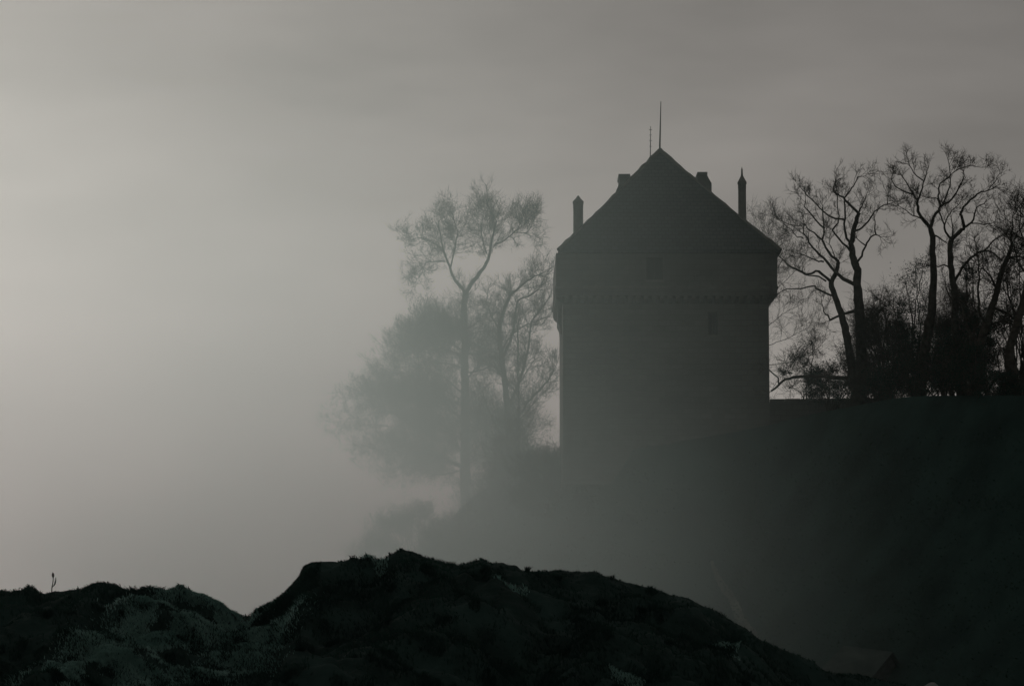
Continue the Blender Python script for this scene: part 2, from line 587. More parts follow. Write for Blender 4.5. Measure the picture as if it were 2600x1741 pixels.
# a dried weed stalk on the left crest
st = at(131, 1512, CD)
wz = float(mound_z(np.array([st.x]), np.array([CD]))[0])
wt = thing('weed_stalk', (st.x, CD, wz), 'single thin dried weed stalk standing on the left crest of the grassy mound', 'plant')
bpy.context.view_layer.update()


# ------------------------------------------------------------------ castle tower
def X(px, d): return (px - 1300) * d / F / 1.0


D0 = 150.0
xl, xr = at(1429, 900, D0).x, at(1953, 900, D0).x
y0, y1 = D0, D0 + 10.5
z_base = zat(1700, 1230, D0)
z_par0 = zat(1700, 752, D0)
z_eave = zat(1700, 645, D0)
z_corb = zat(1700, 768, D0)
tower = thing('castle_tower', ((xl + xr) / 2, (y0 + y1) / 2, zat(1700, 1110, D0)),
              'tall square stone castle tower with a steep pointed roof, half lost in mist', 'castle')
tinv = tower.matrix_basis.inverted()
bpy.context.view_layer.update()


def wall_with_holes(bm, x0, x1, z0, z1, yf, holes, depth):
    xs = sorted({x0, x1, *[h[0] for h in holes], *[h[1] for h in holes]})
    zs = sorted({z0, z1, *[h[2] for h in holes], *[h[3] for h in holes]})
    for a, b in zip(xs[:-1], xs[1:]):
        for c, d in zip(zs[:-1], zs[1:]):
            mx_, mz_ = (a + b) / 2, (c + d) / 2
            if any(h[0] < mx_ < h[1] and h[2] < mz_ < h[3] for h in holes):
                continue
            bm.faces.new([bm.verts.new(p) for p in ((a, yf, c), (b, yf, c), (b, yf, d), (a, yf, d))])
    for h in holes:
        a, b, c, d = h
        for q in (((a, yf, c), (a, yf, d), (a, yf + depth, d), (a, yf + depth, c)),
                  ((b, yf, c), (b, yf + depth, c), (b, yf + depth, d), (b, yf, d)),
                  ((a, yf, c), (a, yf + depth, c), (b, yf + depth, c), (b, yf, c)),
                  ((a, yf, d), (b, yf, d), (b, yf + depth, d), (a, yf + depth, d)),
                  ((a, yf + depth, c), (a, yf + depth, d), (b, yf + depth, d), (b, yf + depth, c))):
            bm.faces.new([bm.verts.new(p) for p in q])


def rect(pxa, pxb, pya, pyb, d):
    return (at(pxa, pya, d).x, at(pxb, pya, d).x, at(pxa, pyb, d).z, at(pxa, pya, d).z)


wins_low = [rect(1797, 1822, 792, 850, D0)]
wins_up = [rect(1640, 1682, 655, 712, D0)]

bm = bmesh.new()
wall_with_holes(bm, xl, xr, z_base, z_par0, y0, wins_low, 0.35)
for q in (((xl, y0, z_base), (xl, y1, z_base), (xl, y1, z_par0), (xl, y0, z_par0)),
          ((xr, y0, z_base), (xr, y0, z_par0), (xr, y1, z_par0), (xr, y1, z_base)),
          ((xl, y1, z_base), (xr, y1, z_base), (xr, y1, z_par0), (xl, y1, z_par0))):
    bm.faces.new([bm.verts.new(p) for p in q])
obj_bm('wall', bm, M_STONE, tower)

OV = 0.34                     # overhang of the upper storey
pl, pr, pf, pb = at(1411.5, 700, D0).x, at(1972, 700, D0).x, y0 - OV, y1 + OV
bm = bmesh.new()
wall_with_holes(bm, pl, pr, z_par0, z_eave, pf, wins_up, 0.3)
for q in (((pl, pf, z_par0), (pl, pb, z_par0), (pl, pb, z_eave), (pl, pf, z_eave)),
          ((pr, pf, z_par0), (pr, pf, z_eave), (pr, pb, z_eave), (pr, pb, z_par0)),
          ((pl, pb, z_par0), (pr, pb, z_par0), (pr, pb, z_eave), (pl, pb, z_eave)),
          ((pl, pf, z_par0), (pr, pf, z_par0), (pr, pb, z_par0), (pl, pb, z_par0))):
    bm.faces.new([bm.verts.new(p) for p in q])
obj_bm('upper_storey', bm, M_STONE, tower)

# string course under the eaves and corbels under the overhang
bm = bmesh.new()
zc = zat(1700, 735, D0)
add_box(bm, pl - .05, pr + .05, pf - .05, pb + .05, zc, zc + .14)
obj_bm('string_course', bm, M_TRIM, tower)
cb_mesh = None
nC = 26


def corbel_at(cx, cy, ang):
    global cb_mesh
    if cb_mesh is None:
        b = bmesh.new()
        h = z_par0 - z_corb
        add_prism(b, [(0.005, 0), (0.005, -h * 1.1), (-0.14, -h * 0.95), (-OV * 0.9, -h * 0.45), (-OV + .01, -.002), ], -0.11, 0.11)
        bmesh.ops.recalc_face_normals(b, faces=b.faces)
        cb_mesh = bpy.data.meshes.new('corbel')
        b.to_mesh(cb_mesh); b.free()
        cb_mesh.materials.append(M_TRIM)
    o = bpy.data.objects.new('corbel', cb_mesh)
    COL.objects.link(o)
    o.parent = tower
    o.matrix_parent_inverse = tinv
    o.location = (cx, cy, z_par0)
    o.rotation_euler = (0, 0, ang)


for k in range(nC):
    corbel_at(xl + (k + 0.5) * (xr - xl) / nC, y0, math.pi / 2)
for k in range(14):
    corbel_at(xr, y0 + (k + 0.5) * (y1 - y0) / 14, math.pi)
    corbel_at(xl, y0 + (k + 0.5) * (y1 - y0) / 14, 0)

# round corner at the left and the box-like garderobe below it
zg0, zg1 = zat(1420, 838, 154), zat(1420, 752, 154)
gx0 = at(1415.5, 800, 154).x
bm = bmesh.new()
add_prism(bm, [(xl + .02, zg1 - .002), (gx0 + .04, zg1 - .002), (gx0, zg0 + .35), (gx0 + .12, zg0 + .1), (xl - .06, zg0 - .25), (xl + .02, zg0 - .4)], 153.2, 156.4)
obj_bm('garderobe', bm, M_STONE, tower)

# roof
ax, ay, az = at(1675, 380, 155.2).x, 155.2, at(1675, 380, 155.2).z
rl, rr_ = at(1417, 643, D0).x, at(1981, 643, D0).x
rf, rb = pf - 0.14, pb + 0.14
ze = z_eave + 0.02
bm = bmesh.new()
th = 0.16
lo = [bm.verts.new(p) for p in ((rl, rf, ze), (rr_, rf, ze), (rr_, rb, ze), (rl, rb, ze))]
up = [bm.verts.new((v.co.x, v.co.y, ze + th)) for v in lo]
ap = bm.verts.new((ax, ay, az))
bm.faces.new(lo[::-1])
for k in range(4):
    bm.faces.new((lo[k], lo[(k + 1) % 4], up[(k + 1) % 4], up[k]))
    bm.faces.new((up[k], up[(k + 1) % 4], ap))
roof = obj_bm('roof', bm, M_SLATE, tower)
# ridge (hip) tiles
for k, (cx, cy) in enumerate(((rl, rf), (rr_, rf), (rr_, rb), (rl, rb))):
    bm = bmesh.new()
    a, b = Vector((cx, cy, ze + th)), Vector((ax, ay, az))
    d = (b - a).normalized()
    side = d.cross(Vector((0, 0, 1))).normalized()
    u = side.cross(d)
    rings = []
    for f in np.linspace(0, 1, 25):
        p = a + (b - a) * f - Vector((0, 0, .10 * math.sin(math.pi * f)))
        h = .07 + random.uniform(-.035, .045)
        rings.append([bm.verts.new(p + side * sx * .12 + u * uz) for sx, uz in ((-1, -.08), (1, -.08), (.6, h), (-.6, h))])
    for r0_, r1_ in zip(rings[:-1], rings[1:]):
        for j in range(4):
            bm.faces.new((r0_[j], r0_[(j + 1) % 4], r1_[(j + 1) % 4], r1_[j]))
    bm.faces.new(rings[0][::-1]); bm.faces.new(rings[-1])
    obj_bm('hip_ridge', bm, M_TRIM, roof)

# dormers that break the hips on either side
DD = 155.0


def P2(px, py, d=DD):
    v = at(px, py, d)
    return (v.x, v.z)


def dormer(pts, cap, win_px):
    b = bmesh.new()
    add_prism(b, [P2(*p) for p in pts], DD - .9, DD + .9)
    o = obj_bm('dormer', b, M_STONE, tower)
    b = bmesh.new()
    x_a, x_b = sorted((P2(cap[0], 450)[0], P2(cap[1], 450)[0]))
    zc_ = P2(1600, cap[2])[1]
    add_box(b, x_a, x_b, DD - 1.0, DD + 1.0, zc_ - .16, zc_)
    obj_bm('dormer_cap', b, M_TRIM, o)


dormer([(1599, 452), (1571, 452), (1571, 472), (1563, 490), (1558, 512), (1600, 540)], (1569, 1598, 449), None)
dormer([(1768, 448), (1791, 448), (1797, 460), (1804, 472), (1804, 494), (1770, 500)], (1768, 1793, 444), None)


# pinnacled chimneys
def pinnacle(px, d, half, ytip, yshoulder, ybase, cap_grow, spike=None):
    c = at(px, yshoulder, d)
    r = half * d / F
    z0_, z1_, z2_ = zat(px, ybase, d), c.z, zat(px, ytip, d)
    b = bmesh.new()
    add_lathe(b, c.x, d, [(r * 1.05, z0_), (r * 1.0, z0_ + .4), (r * .96, z1_ - .25), (r, z1_ - .2), (r, z1_)], 8, math.pi / 8)
    o = obj_bm('chimney', b, M_TRIM, tower)
    b = bmesh.new()
    prof = [(r * cap_grow, z1_ + .003), (r * cap_grow, z1_ + .1)]
    if spike:
        zs = zat(px, spike, d)
        prof += [(r * .30, zs), (r * .22, zs + .15), (r * .2, z2_ - .15), (r * .03, z2_)]
    else:
        prof += [(r * .55, z1_ + (z2_ - z1_) * .6), (r * .12, z2_)]
    add_lathe(b, c.x, d, prof, 8, math.pi / 8)
    obj_bm('chimney_cap', b, M_TRIM, o)


pinnacle(1468, 159.5, 14, 497, 517, 660, 1.08)
pinnacle(1884, 151.5, 11, 424, 468, 640, 1.12, 447)


# mast and aerial
def rod(px0, py0, px1, py1, d, r0, r1, name, parent, extra=None):
    a, b_ = at(px0, py0, d), at(px1, py1, d)
    b = bmesh.new()
    rings = []
    for p, r in ((a, r0), (b_, r1)):
        rings.append([b.verts.new((p.x + r * math.cos(k * math.pi / 3), p.y + r * math.sin(k * math.pi / 3), p.z)) for k in range(6)])
    for k in range(6):
        b.faces.new((rings[0][k], rings[0][(k + 1) % 6], rings[1][(k + 1) % 6], rings[1][k]))
    b.faces.new(rings[0][::-1]); b.faces.new(rings[1])
    return obj_bm(name, b, M_METAL, parent)


rod(1675, 385, 1678, 258, 155.2, .05, .018, 'flagpole', tower)
ae = rod(1651, 410, 1652, 321, 154.5, .028, .014, 'aerial', tower)
for py_, w_ in ((330, .16), (343, .13), (357, .16), (372, .12)):
    bm = bmesh.new()
    v = at(1651.5, py_, 154.5)
    add_box(bm, v.x - w_ / 2, v.x + w_ / 2, v.y - .012, v.y + .012, v.z - .012, v.z + .012)
    obj_bm('aerial_rung', bm, M_METAL, ae)

# windows: pane, frame and sill, set back in their openings
for (a, b, c, d), yf, dep in [(w, y0, .35) for w in wins_low] + [(w, pf, .3) for w in wins_up]:
    bm = bmesh.new()
    t = .07
    yb = yf + dep
    for q in ((a, b, c, c + t), (a, b, d - t, d), (a, a + t, c + t, d - t), (b - t, b, c + t, d - t)):
        add_box(bm, q[0] + .002, q[1] - .002, yb - .16, yb - .06, q[2] + .002, q[3] - .002)
    mx_ = (a + b) / 2
    add_box(bm, mx_ - .025, mx_ + .025, yb - .15, yb - .07, c + t + .003, d - t - .003)
    fr = obj_bm('window', bm, M_WOOD, tower)
    bm = bmesh.new()
    add_box(bm, a + .01, b - .01, yb - .055, yb - .03, c + .01, d - .01)
    obj_bm('pane', bm, M_GLASS, fr)
    bm = bmesh.new()
    add_box(bm, a - .08, b + .08, yf - .05, yf + .1, c - .12, c - .003)
    obj_bm('sill', bm, M_TRIM, fr)

# ------------------------------------------------------------------ curtain wall running off to the right of the tower
A = at(1954, 1012, 151.5); B = at(2330, 1013, 151.0)
cw = thing('curtain_wall', (A.x, A.y, A.z - 2.2), 'low dark wall with a level top running right from the castle tower', 'wall')
bpy.context.view_layer.update()
dirv = (B - A); dirv.z = 0; L_ = dirv.length; dirv.normalize()
nv = Vector((-dirv.y, dirv.x, 0))


def oriented_box(bm, o, u, v, u0, u1, v0, v1, z0, z1):
    c = []
    for z in (z0, z1):
        for a, b in ((u0, v0), (u1, v0), (u1, v1), (u0, v1)):
            p = o + u * a + v * b
            c.append(bm.verts.new((p.x, p.y, z)))
    for f in ((0, 3, 2, 1), (4, 5, 6, 7), (0, 1, 5, 4), (1, 2, 6, 5), (2, 3, 7, 6), (3, 0, 4, 7)):
        bm.faces.new([c[i] for i in f])


bm = bmesh.new()
oriented_box(bm, A, dirv, nv, 0.01, L_, 0, .6, A.z - 4.0, A.z - .15)
obj_bm('wall', bm, M_STONE, cw)
x = 0.01
while x < L_:
    w = random.uniform(.7, 1.1)
    bm = bmesh.new()
    h = random.uniform(-.03, .02)
    oriented_box(bm, A, dirv, nv, x + .01, min(L_, x + w) - .01, -.06, .66, A.z - .148, A.z + h)
    obj_bm('coping_stone', bm, M_TRIM, cw)
    x += w


# ------------------------------------------------------------------ trees
def tubes(polys, sides):
    """polys: list of (pts[n,3], radii[n]); returns verts, quads"""
    V, Q = [], []
    off = 0
    by_n = {}
    for p, r in polys:
        by_n.setdefault(len(p), []).append((p, r))
    ang = np.arange(sides) * 2 * math.pi / sides
    ca, sa = np.cos(ang), np.sin(ang)
    for nn, lst in by_n.items():
        P = np.array([p for p, _ in lst], float)
        R = np.array([r for _, r in lst], float)
        T = np.gradient(P, axis=1)
        T /= np.linalg.norm(T, axis=2, keepdims=True) + 1e-9
        ref = np.tile(np.array([0.31, 0.87, 0.38]), (len(lst), 1))
        bad = np.abs((T[:, 0] * ref).sum(1)) > 0.9
        ref[bad] = (1, 0, 0)
        U = np.cross(T, ref[:, None, :])
        U /= np.linalg.norm(U, axis=2, keepdims=True) + 1e-9
        W = np.cross(T, U)
        ring = P[:, :, None, :] + R[:, :, None, None] * (U[:, :, None, :] * ca[None, None, :, None] + W[:, :, None, :] * sa[None, None, :, None])
        m = len(lst)
        idx = off + np.arange(m * nn * sides).reshape(m, nn, sides)
        nxt = np.roll(idx, -1, axis=2)
        q = np.stack([idx[:, :-1], nxt[:, :-1], nxt[:, 1:], idx[:, 1:]], -1).reshape(-1, 4)
        V.append(ring.reshape(-1, 3)); Q.append(q)
        off += m * nn * sides
    return np.concatenate(V), np.concatenate(Q)


def smooth_line(pts, step):
    """Catmull-Rom through points, resampled"""
    P = np.array(pts, float)
    P = np.concatenate([[2 * P[0] - P[1]], P, [2 * P[-1] - P[-2]]])
    out = []
    for i in range(1, len(P) - 2):
        a, b, c, d = P[i - 1:i + 3]
        k = max(2, int(np.linalg.norm(c - b) / step))
        for t in np.linspace(0, 1, k, endpoint=False):
            out.append(0.5 * ((2 * b) + (-a + c) * t + (2 * a - 5 * b + 4 * c - d) * t**2 + (-a + 3 * b - 3 * c + d) * t**3))
    out.append(P[-2])
    return np.array(out)


def unit(v):
    return v / (np.linalg.norm(v) + 1e-9)


def grow_twigs(polys, p0, d0, length, rad, level, rs, up=0.12, wig=0.21, kids=(5, 8)):
    """a crooked shoot and its side shoots; polys collects (pts, radii)"""
    nseg = 5 if level > 0 else 3
    pts = [p0]
    d = unit(d0)
    for k in range(nseg):
        d = unit(d + rs.normal(0, wig, 3) + np.array([0, 0, up]))
        pts.append(pts[-1] + d * length / nseg)
    pts = np.array(pts)
    rr = rad * np.linspace(1, 0.45, nseg + 1)
    polys.append((pts, rr))
    if level > 0:
        nk = rs.integers(kids[0], kids[1] + 1)
        for k in range(nk):
            f = rs.uniform(0.2, 1.0)
            i = min(nseg - 1, int(f * nseg))
            b = pts[i] + (pts[i + 1] - pts[i]) * (f * nseg - i)
            ax_ = unit(pts[i + 1] - pts[i])
            q = unit(rs.normal(0, 1, 3))
            q = unit(q - ax_ * (q @ ax_))
            nd = ax_ * rs.uniform(0.5, 1.0) + q * rs.uniform(0.5, 1.1)
            grow_twigs(polys, b, nd, length * rs.uniform(0.4, 0.7), max(rad * 0.55, 0.006), level - 1, rs, up, wig, kids)


def Z3(p):
    y_ = 320 + p[1] / 3.136
    return (1900 + p[0] / 3.136, y_ + 22 * max(0.0, min(1.0, (620 - y_) / 180)))      # limb ends stop short of the twig outline
def Z5(p): return (750 + p[0] / 3.136, 400 + p[1] / 3.136)


def tree(name, conv, limbs, d, label, cat, seed, twig_len=1.4, twig_rad=.016, twig_every=0.35, level=2, depth=1.6,
         group=None, root=0.5, kids=(4, 7), spread=0.9, start=0.45, step=0.25, leaves=None, wr=1.7):
    """limbs: list of (points, w0, w1, bare) in picture coordinates; limbs[0] is the trunk.
    Each traced limb leans its own way in depth, so that the tree is round."""
    rs = np.random.default_rng(seed)
    done = []       # (pixel pts, 3D depth)
    t0 = conv(limbs[0][0][0])
    base = at(t0[0], t0[1], d)
    root = max(0.3, base.z - hill_z(base.x, base.y) + 0.2)
    t = thing(name, base, label, cat, group)
    bpy.context.view_layer.update()
    tw = []
    first_line = None
    for li, limb in enumerate(limbs):
        pts, w0, w1 = limb[:3]
        st = limb[3] if len(limb) > 3 else (start if li else 0.75)
        px = [conv(p) for p in pts]
        if li == 0:
            d_start = d
            lean = 0
        else:       # depth at the nearest built point
            best = min(((q[0] - px[0][0]) ** 2 + (q[1] - px[0][1]) ** 2, q[2]) for q in done)
            d_start = best[1]
            lean = rs.choice([-1, 1]) * rs.uniform(0.3, 1.0) * depth
        n_ = len(px)
        cum = np.concatenate([[0], np.cumsum([math.dist(a, b) for a, b in zip(px[:-1], px[1:])])])
        scale = d / F
        P3 = []
        for k, (x_, y_) in enumerate(px):
            f = cum[k] / (cum[-1] + 1e-9)
            dd = d_start + lean * f * min(1.5, cum[-1] * scale / 2.5)
            P3.append(np.array(at(x_, y_, dd)[:]))
            done.append((x_, y_, dd))
        line = smooth_line(P3, step)
        line[1:-1] += rs.normal(0, 0.02, line[1:-1].shape)
        rad = np.linspace(w0, w1, len(line)) * 0.5 * scale * wr / 3.136
        rad = rad * (1 + rs.normal(0, .04, len(line)))
        if li == 0:
            g = np.array([0, 0, -root])
            line = np.concatenate([[line[0] + g], line]); rad = np.concatenate([[rad[0] * 1.25], rad])
        v, q = tubes([(line, rad)], 7 if li == 0 else 6)
        link('trunk' if li == 0 else 'limb', mesh_np('limb', v, q, smooth=True), M_BARK, t)
        # twigs
        seglen = np.linalg.norm(np.diff(line, axis=0), axis=1)
        total = seglen.sum()
        pos = total * st
        cs = np.concatenate([[0], np.cumsum(seglen)])
        while pos < total:
            i = min(len(line) - 2, int(np.searchsorted(cs, pos)) - 1)
            b = line[i] + (line[i + 1] - line[i]) * ((pos - cs[i]) / (seglen[i] + 1e-9))
            ax_ = unit(line[i + 1] - line[i])
            qv = unit(rs.normal(0, 1, 3))
            qv = unit(qv - ax_ * (qv @ ax_))
            f = pos / total
            grow_twigs(tw, b, ax_ * 0.7 + qv * spread, twig_len * rs.uniform(.5, 1.1) * (1.1 - .3 * f), min(twig_rad, rad[min(i, len(rad) - 1)] * .7), level, rs, kids=kids)
            pos += twig_every * rs.uniform(.5, 1.5)
        for _ in range(3):
            grow_twigs(tw, line[-1], unit(line[-1] - line[-2]) + rs.normal(0, .4, 3), twig_len * .8, min(twig_rad, rad[-1]), level, rs, kids=kids)
    v, q = tubes(tw, 3)
    link('crown', mesh_np('crown', v, q), M_TWIG, t)
    return t


def leaf_cards(centres, size, rs):
    n_ = len(centres)
    a = rs.normal(0, 1, (n_, 3)); a /= np.linalg.norm(a, axis=1)[:, None]
    b = rs.normal(0, 1, (n_, 3)); b -= a * (a * b).sum(1)[:, None]; b /= np.linalg.norm(b, axis=1)[:, None]
    s = size * rs.uniform(.6, 1.3, n_)[:, None]
    V = np.stack([centres - a * s, centres + b * s * .45, centres + a * s, centres - b * s * .45], 1).reshape(-1, 3)
    return V, np.arange(n_ * 4).reshape(-1, 4)


def bush(name, px, pyb, d, w, h, label, cat, seed, n_leaf=2600, group=None, leafy=True, shape=0.6, nstem=9, lsize=.042, low=0.0):
    """a shrub or ivy-grown tree: thin stems to clumps spread through a lumpy dome; w, h in picture pixels"""
    rs = np.random.default_rng(seed)
    base = np.array(at(px, pyb, d)[:])
    drop = base[2] - hill_z(base[0], base[1])
    W, H = w * d / F, h * d / F
    t = thing(name, base, label, cat, group)
    bpy.context.view_layer.update()
    stems, tw, cents, sizes = [], [], [], []
    ncl = nstem * 2
    for k in range(ncl):
        a = rs.uniform(0, 2 * math.pi)
        r = W / 2 * math.sqrt(rs.uniform(0, 1))
        hh = H * (1 - shape * (r / (W / 2)) ** 2) * (low + (1 - low) * rs.uniform(.08, 1) ** .7) * .93
        end = base + np.array([r * math.cos(a), r * math.sin(a), hh])
        if k % 2 == 0:
            midp = base + np.array([r * .35 * math.cos(a), r * .35 * math.sin(a), hh * .5]) + rs.normal(0, .05 * W, 3) * [1, 1, .2]
            b0 = base + np.array([rs.normal(0, .05 * W), rs.normal(0, .05 * W), -max(.3, drop + .2)])
            line = smooth_line([b0, midp, end], .3)
            line[1:-1] += rs.normal(0, .03, line[1:-1].shape)
            stems.append((line, np.linspace(.035, .010, len(line)) * min(1.6, max(.8, H / 3))))
        cents.append(end)
        cr_ = min(W, H) * rs.uniform(.09, .17)
        sizes.append(cr_)
        for _ in range(7 if leafy else 12):
            q = unit(rs.normal(0, 1, 3) + [0, 0, .5])
            p0 = end - q * cr_ * .2 - np.array([0, 0, cr_ * .4])
            grow_twigs(tw, p0, q, cr_ * rs.uniform(1.1, 2.4), .011, 1 if leafy else 2, rs, up=.08, kids=(4, 7))
    v, q = tubes(stems, 5) if len(stems) else (None, None)
    link('stem', mesh_np('stem', v, q, smooth=True), M_BARK, t)
    v, q = tubes(tw, 3)
    if leafy:
        cents, sizes = np.array(cents), np.array(sizes)
        pick = rs.integers(0, ncl, n_leaf)
        c = cents[pick] + rs.normal(0, 1, (n_leaf, 3)) * (sizes[pick] * .62)[:, None] * [1, 1, .8]
        lv, lq = leaf_cards(c, lsize, rs)
        link('foliage', mesh_np('foliage', lv, lq), M_LEAF, t)
        link('twigs', mesh_np('twigs', v, q), M_TWIG, t)
    else:
        link('crown', mesh_np('crown', v, q), M_TWIG, t)
    return t


# ---- twin-stemmed tree just right of the tower
tree('bare_tree', Z3, [
    ([(885, 2130), (900, 1950), (902, 1828), (905, 1678), (895, 1578), (880, 1428), (870, 1308), (862, 1258), (872, 1168), (862, 1128), (832, 1060), (825, 1000), (820, 940), (830, 860), (850, 770), (870, 700), (880, 660)], 66, 17, .92),
    ([(850, 2100), (820, 1878), (795, 1728), (770, 1598), (725, 1448), (690, 1358), (665, 1278), (668, 1223), (700, 1165), (718, 1080)], 52, 17, .8),
    ([(880, 660), (850, 620), (800, 570), (760, 525), (700, 480), (680, 450), (690, 380)], 15, 5),
    ([(718, 1080), (640, 1000), (600, 930), (590, 890), (605, 800), (598, 700), (594, 600)], 14, 5, .5),
    ([(590, 900), (525, 840), (470, 790), (428, 750)], 9, 4),
    ([(840, 1258), (760, 1215), (720, 1185), (660, 1130), (600, 1055), (540, 1000), (485, 925), (452, 840), (442, 770)], 20, 5, .5),
    ([(655, 1238), (610, 1200), (560, 1155), (520, 1165), (460, 1172), (390, 1145), (320, 1105), (245, 1035)], 15, 6, .5),
    ([(620, 1235), (560, 1200), (480, 1190), (420, 1160)], 9, 5, .7),
    ([(665, 1350), (600, 1320), (540, 1285), (515, 1270), (430, 1290), (310, 1300), (235, 1335)], 11, 4, .75),
    ([(820, 935), (780, 890), (765, 800), (765, 700), (765, 600), (763, 540)], 14, 6),
    ([(826, 1012), (780, 960), (720, 890), (668, 812)], 14, 7, .6),
    ([(668, 812), (700, 770), (720, 720), (714, 640), (705, 540), (700, 470)], 9, 4),
    ([(760, 715), (690, 710), (640, 680), (590, 640), (545, 580), (490, 520), (450, 480), (420, 430)], 10, 4),
    ([(606, 798), (540, 720), (480, 640), (450, 600), (455, 540)], 9, 4),
    ([(880, 660), (905, 600), (922, 540), (935, 515)], 8, 3),
    ([(842, 820), (880, 805), (930, 760), (980, 700), (1000, 650), (1050, 600), (1110, 575), (1200, 545)], 11, 3),
    ([(1108, 576), (1112, 540), (1106, 505)], 5, 2),
    ([(874, 1120), (870, 1080), (900, 1030), (930, 960), (960, 900), (990, 865), (1020, 855), (1048, 872)], 12, 5, .75),
    ([(1018, 855), (1005, 800), (1012, 730), (1000, 708)], 8, 3, .8),
    ([(930, 948), (890, 915), (865, 885)], 7, 3, .9),
    ([(762, 525), (790, 490), (820, 430), (845, 395), (875, 335), (930, 330)], 9, 3),
    ([(600, 1080), (560, 1075), (500, 1055), (435, 1022)], 9, 5, .8),
    ([(690, 1040), (660, 960), (640, 940)], 5, 2, .6),
    ([(430, 770), (380, 770), (300, 755), (225, 690)], 6, 3),
    ([(440, 890), (390, 870), (340, 810), (290, 765)], 6, 3),
    ([(880, 1440), (840, 1475), (780, 1490), (740, 1500), (650, 1545)], 20, 10, .85),
    ([(650, 1545), (630, 1510), (600, 1470), (585, 1410)], 9, 4, .6),
    ([(905, 1600), (960, 1530), (1010, 1500), (1080, 1440)], 13, 6, .5),
    ([(870, 2005), (760, 2000), (600, 1996), (450, 1994), (330, 2006), (270, 2036), (240, 2066), (180, 2110)], 22, 9, .95),
    ([(245, 2060), (235, 2008), (170, 1945)], 9, 6, .95),
], 146.0, 'bare twin-stemmed tree with clear open limbs, next to the right side of the castle tower', 'tree', 11,
    twig_len=.95, twig_rad=.013, twig_every=.26, level=2, start=.5, kids=(4, 7))

# ---- tall bare tree in the middle of the right-hand group
tree('bare_tree', Z3, [
    ([(1360, 2150), (1372, 2028), (1400, 1828), (1440, 1600), (1460, 1450), (1470, 1300), (1475, 1150), (1470, 1000), (1468, 870), (1450, 800)], 62, 24, .98),
    ([(1450, 800), (1410, 740), (1370, 680), (1350, 600), (1350, 540)], 20, 12, .9),
    ([(1350, 540), (1320, 490), (1270, 410), (1215, 320)], 10, 4),
    ([(1350, 540), (1375, 480), (1395, 380), (1420, 300)], 10, 4),
    ([(1320, 490), (1240, 455), (1170, 410), (1140, 360)], 8, 4),
    ([(1400, 370), (1340, 330), (1300, 270), (1275, 215)], 7, 3),
    ([(1452, 790), (1475, 700), (1510, 640), (1528, 600)], 16, 11, .9),
    ([(1528, 600), (1515, 540), (1515, 470), (1530, 390), (1600, 340), (1650, 290)], 11, 4),
    ([(1530, 600), (1590, 560), (1640, 500), (1680, 420), (1715, 330), (1712, 290)], 11, 4),
    ([(1555, 565), (1590, 450), (1610, 370), (1600, 260), (1590, 200)], 8, 3),
    ([(1400, 730), (1360, 705), (1330, 685), (1315, 655)], 8, 4),
    ([(1340, 690), (1290, 665), (1240, 620), (1200, 595)], 6, 3),
    ([(1515, 545), (1490, 520), (1430, 520), (1380, 500)], 6, 3),
    ([(1650, 290), (1720, 260), (1790, 250), (1860, 262)], 5, 2),
    ([(1470, 860), (1520, 880), (1580, 930)], 10, 5),
], 143.0, 'tallest bare tree of the right-hand group, straight trunk, wide fan of twigs', 'tree', 12,
    twig_len=.9, twig_rad=.013, twig_every=.24, level=2, start=.4, kids=(4, 7), depth=1.5)

# ---- the fork-limbed tree beside it
tree('bare_tree', Z3, [
    ([(1690, 2150), (1670, 1900), (1655, 1760), (1645, 1500), (1640, 1330), (1618, 1150), (1604, 1000), (1620, 895)], 46, 26, .9),
    ([(1620, 895), (1660, 850), (1700, 812), (1720, 785), (1695, 690), (1700, 640), (1740, 570), (1800, 510), (1850, 475), (1920, 450)], 20, 5, .5),
    ([(1720, 790), (1780, 742), (1800, 680), (1820, 600), (1880, 572)], 11, 4),
    ([(1778, 752), (1850, 755), (1900, 762), (1960, 740)], 7, 3),
    ([(1620, 892), (1588, 860), (1562, 800), (1545, 720), (1522, 645)], 13, 6, .8),
    ([(1562, 770), (1590, 690), (1620, 640), (1690, 560)], 7, 3),
    ([(1625, 880), (1625, 800), (1615, 700)], 8, 4),
    ([(1640, 1240), (1700, 1140), (1770, 1050), (1830, 1010), (1880, 990), (1950, 1012), (2020, 1070)], 15, 8),
    ([(1920, 450), (1975, 420), (2030, 450)], 5, 2),
    ([(1910, 450), (1960, 370), (2000, 310)], 5, 2),
    ([(1615, 1150), (1560, 1100), (1510, 1120), (1480, 1080)], 9, 4),
    ([(1640, 1400), (1590, 1330), (1570, 1250)], 10, 5),
    ([(1880, 990), (1960, 900), (2050, 840)], 9, 4),
], 141.0, 'bare tree with a forked crown leaning right, beside the tallest straight-trunked tree', 'tree', 13,
    twig_len=.85, twig_rad=.013, twig_every=.24, level=2, start=.4, kids=(4, 7), depth=1.5)

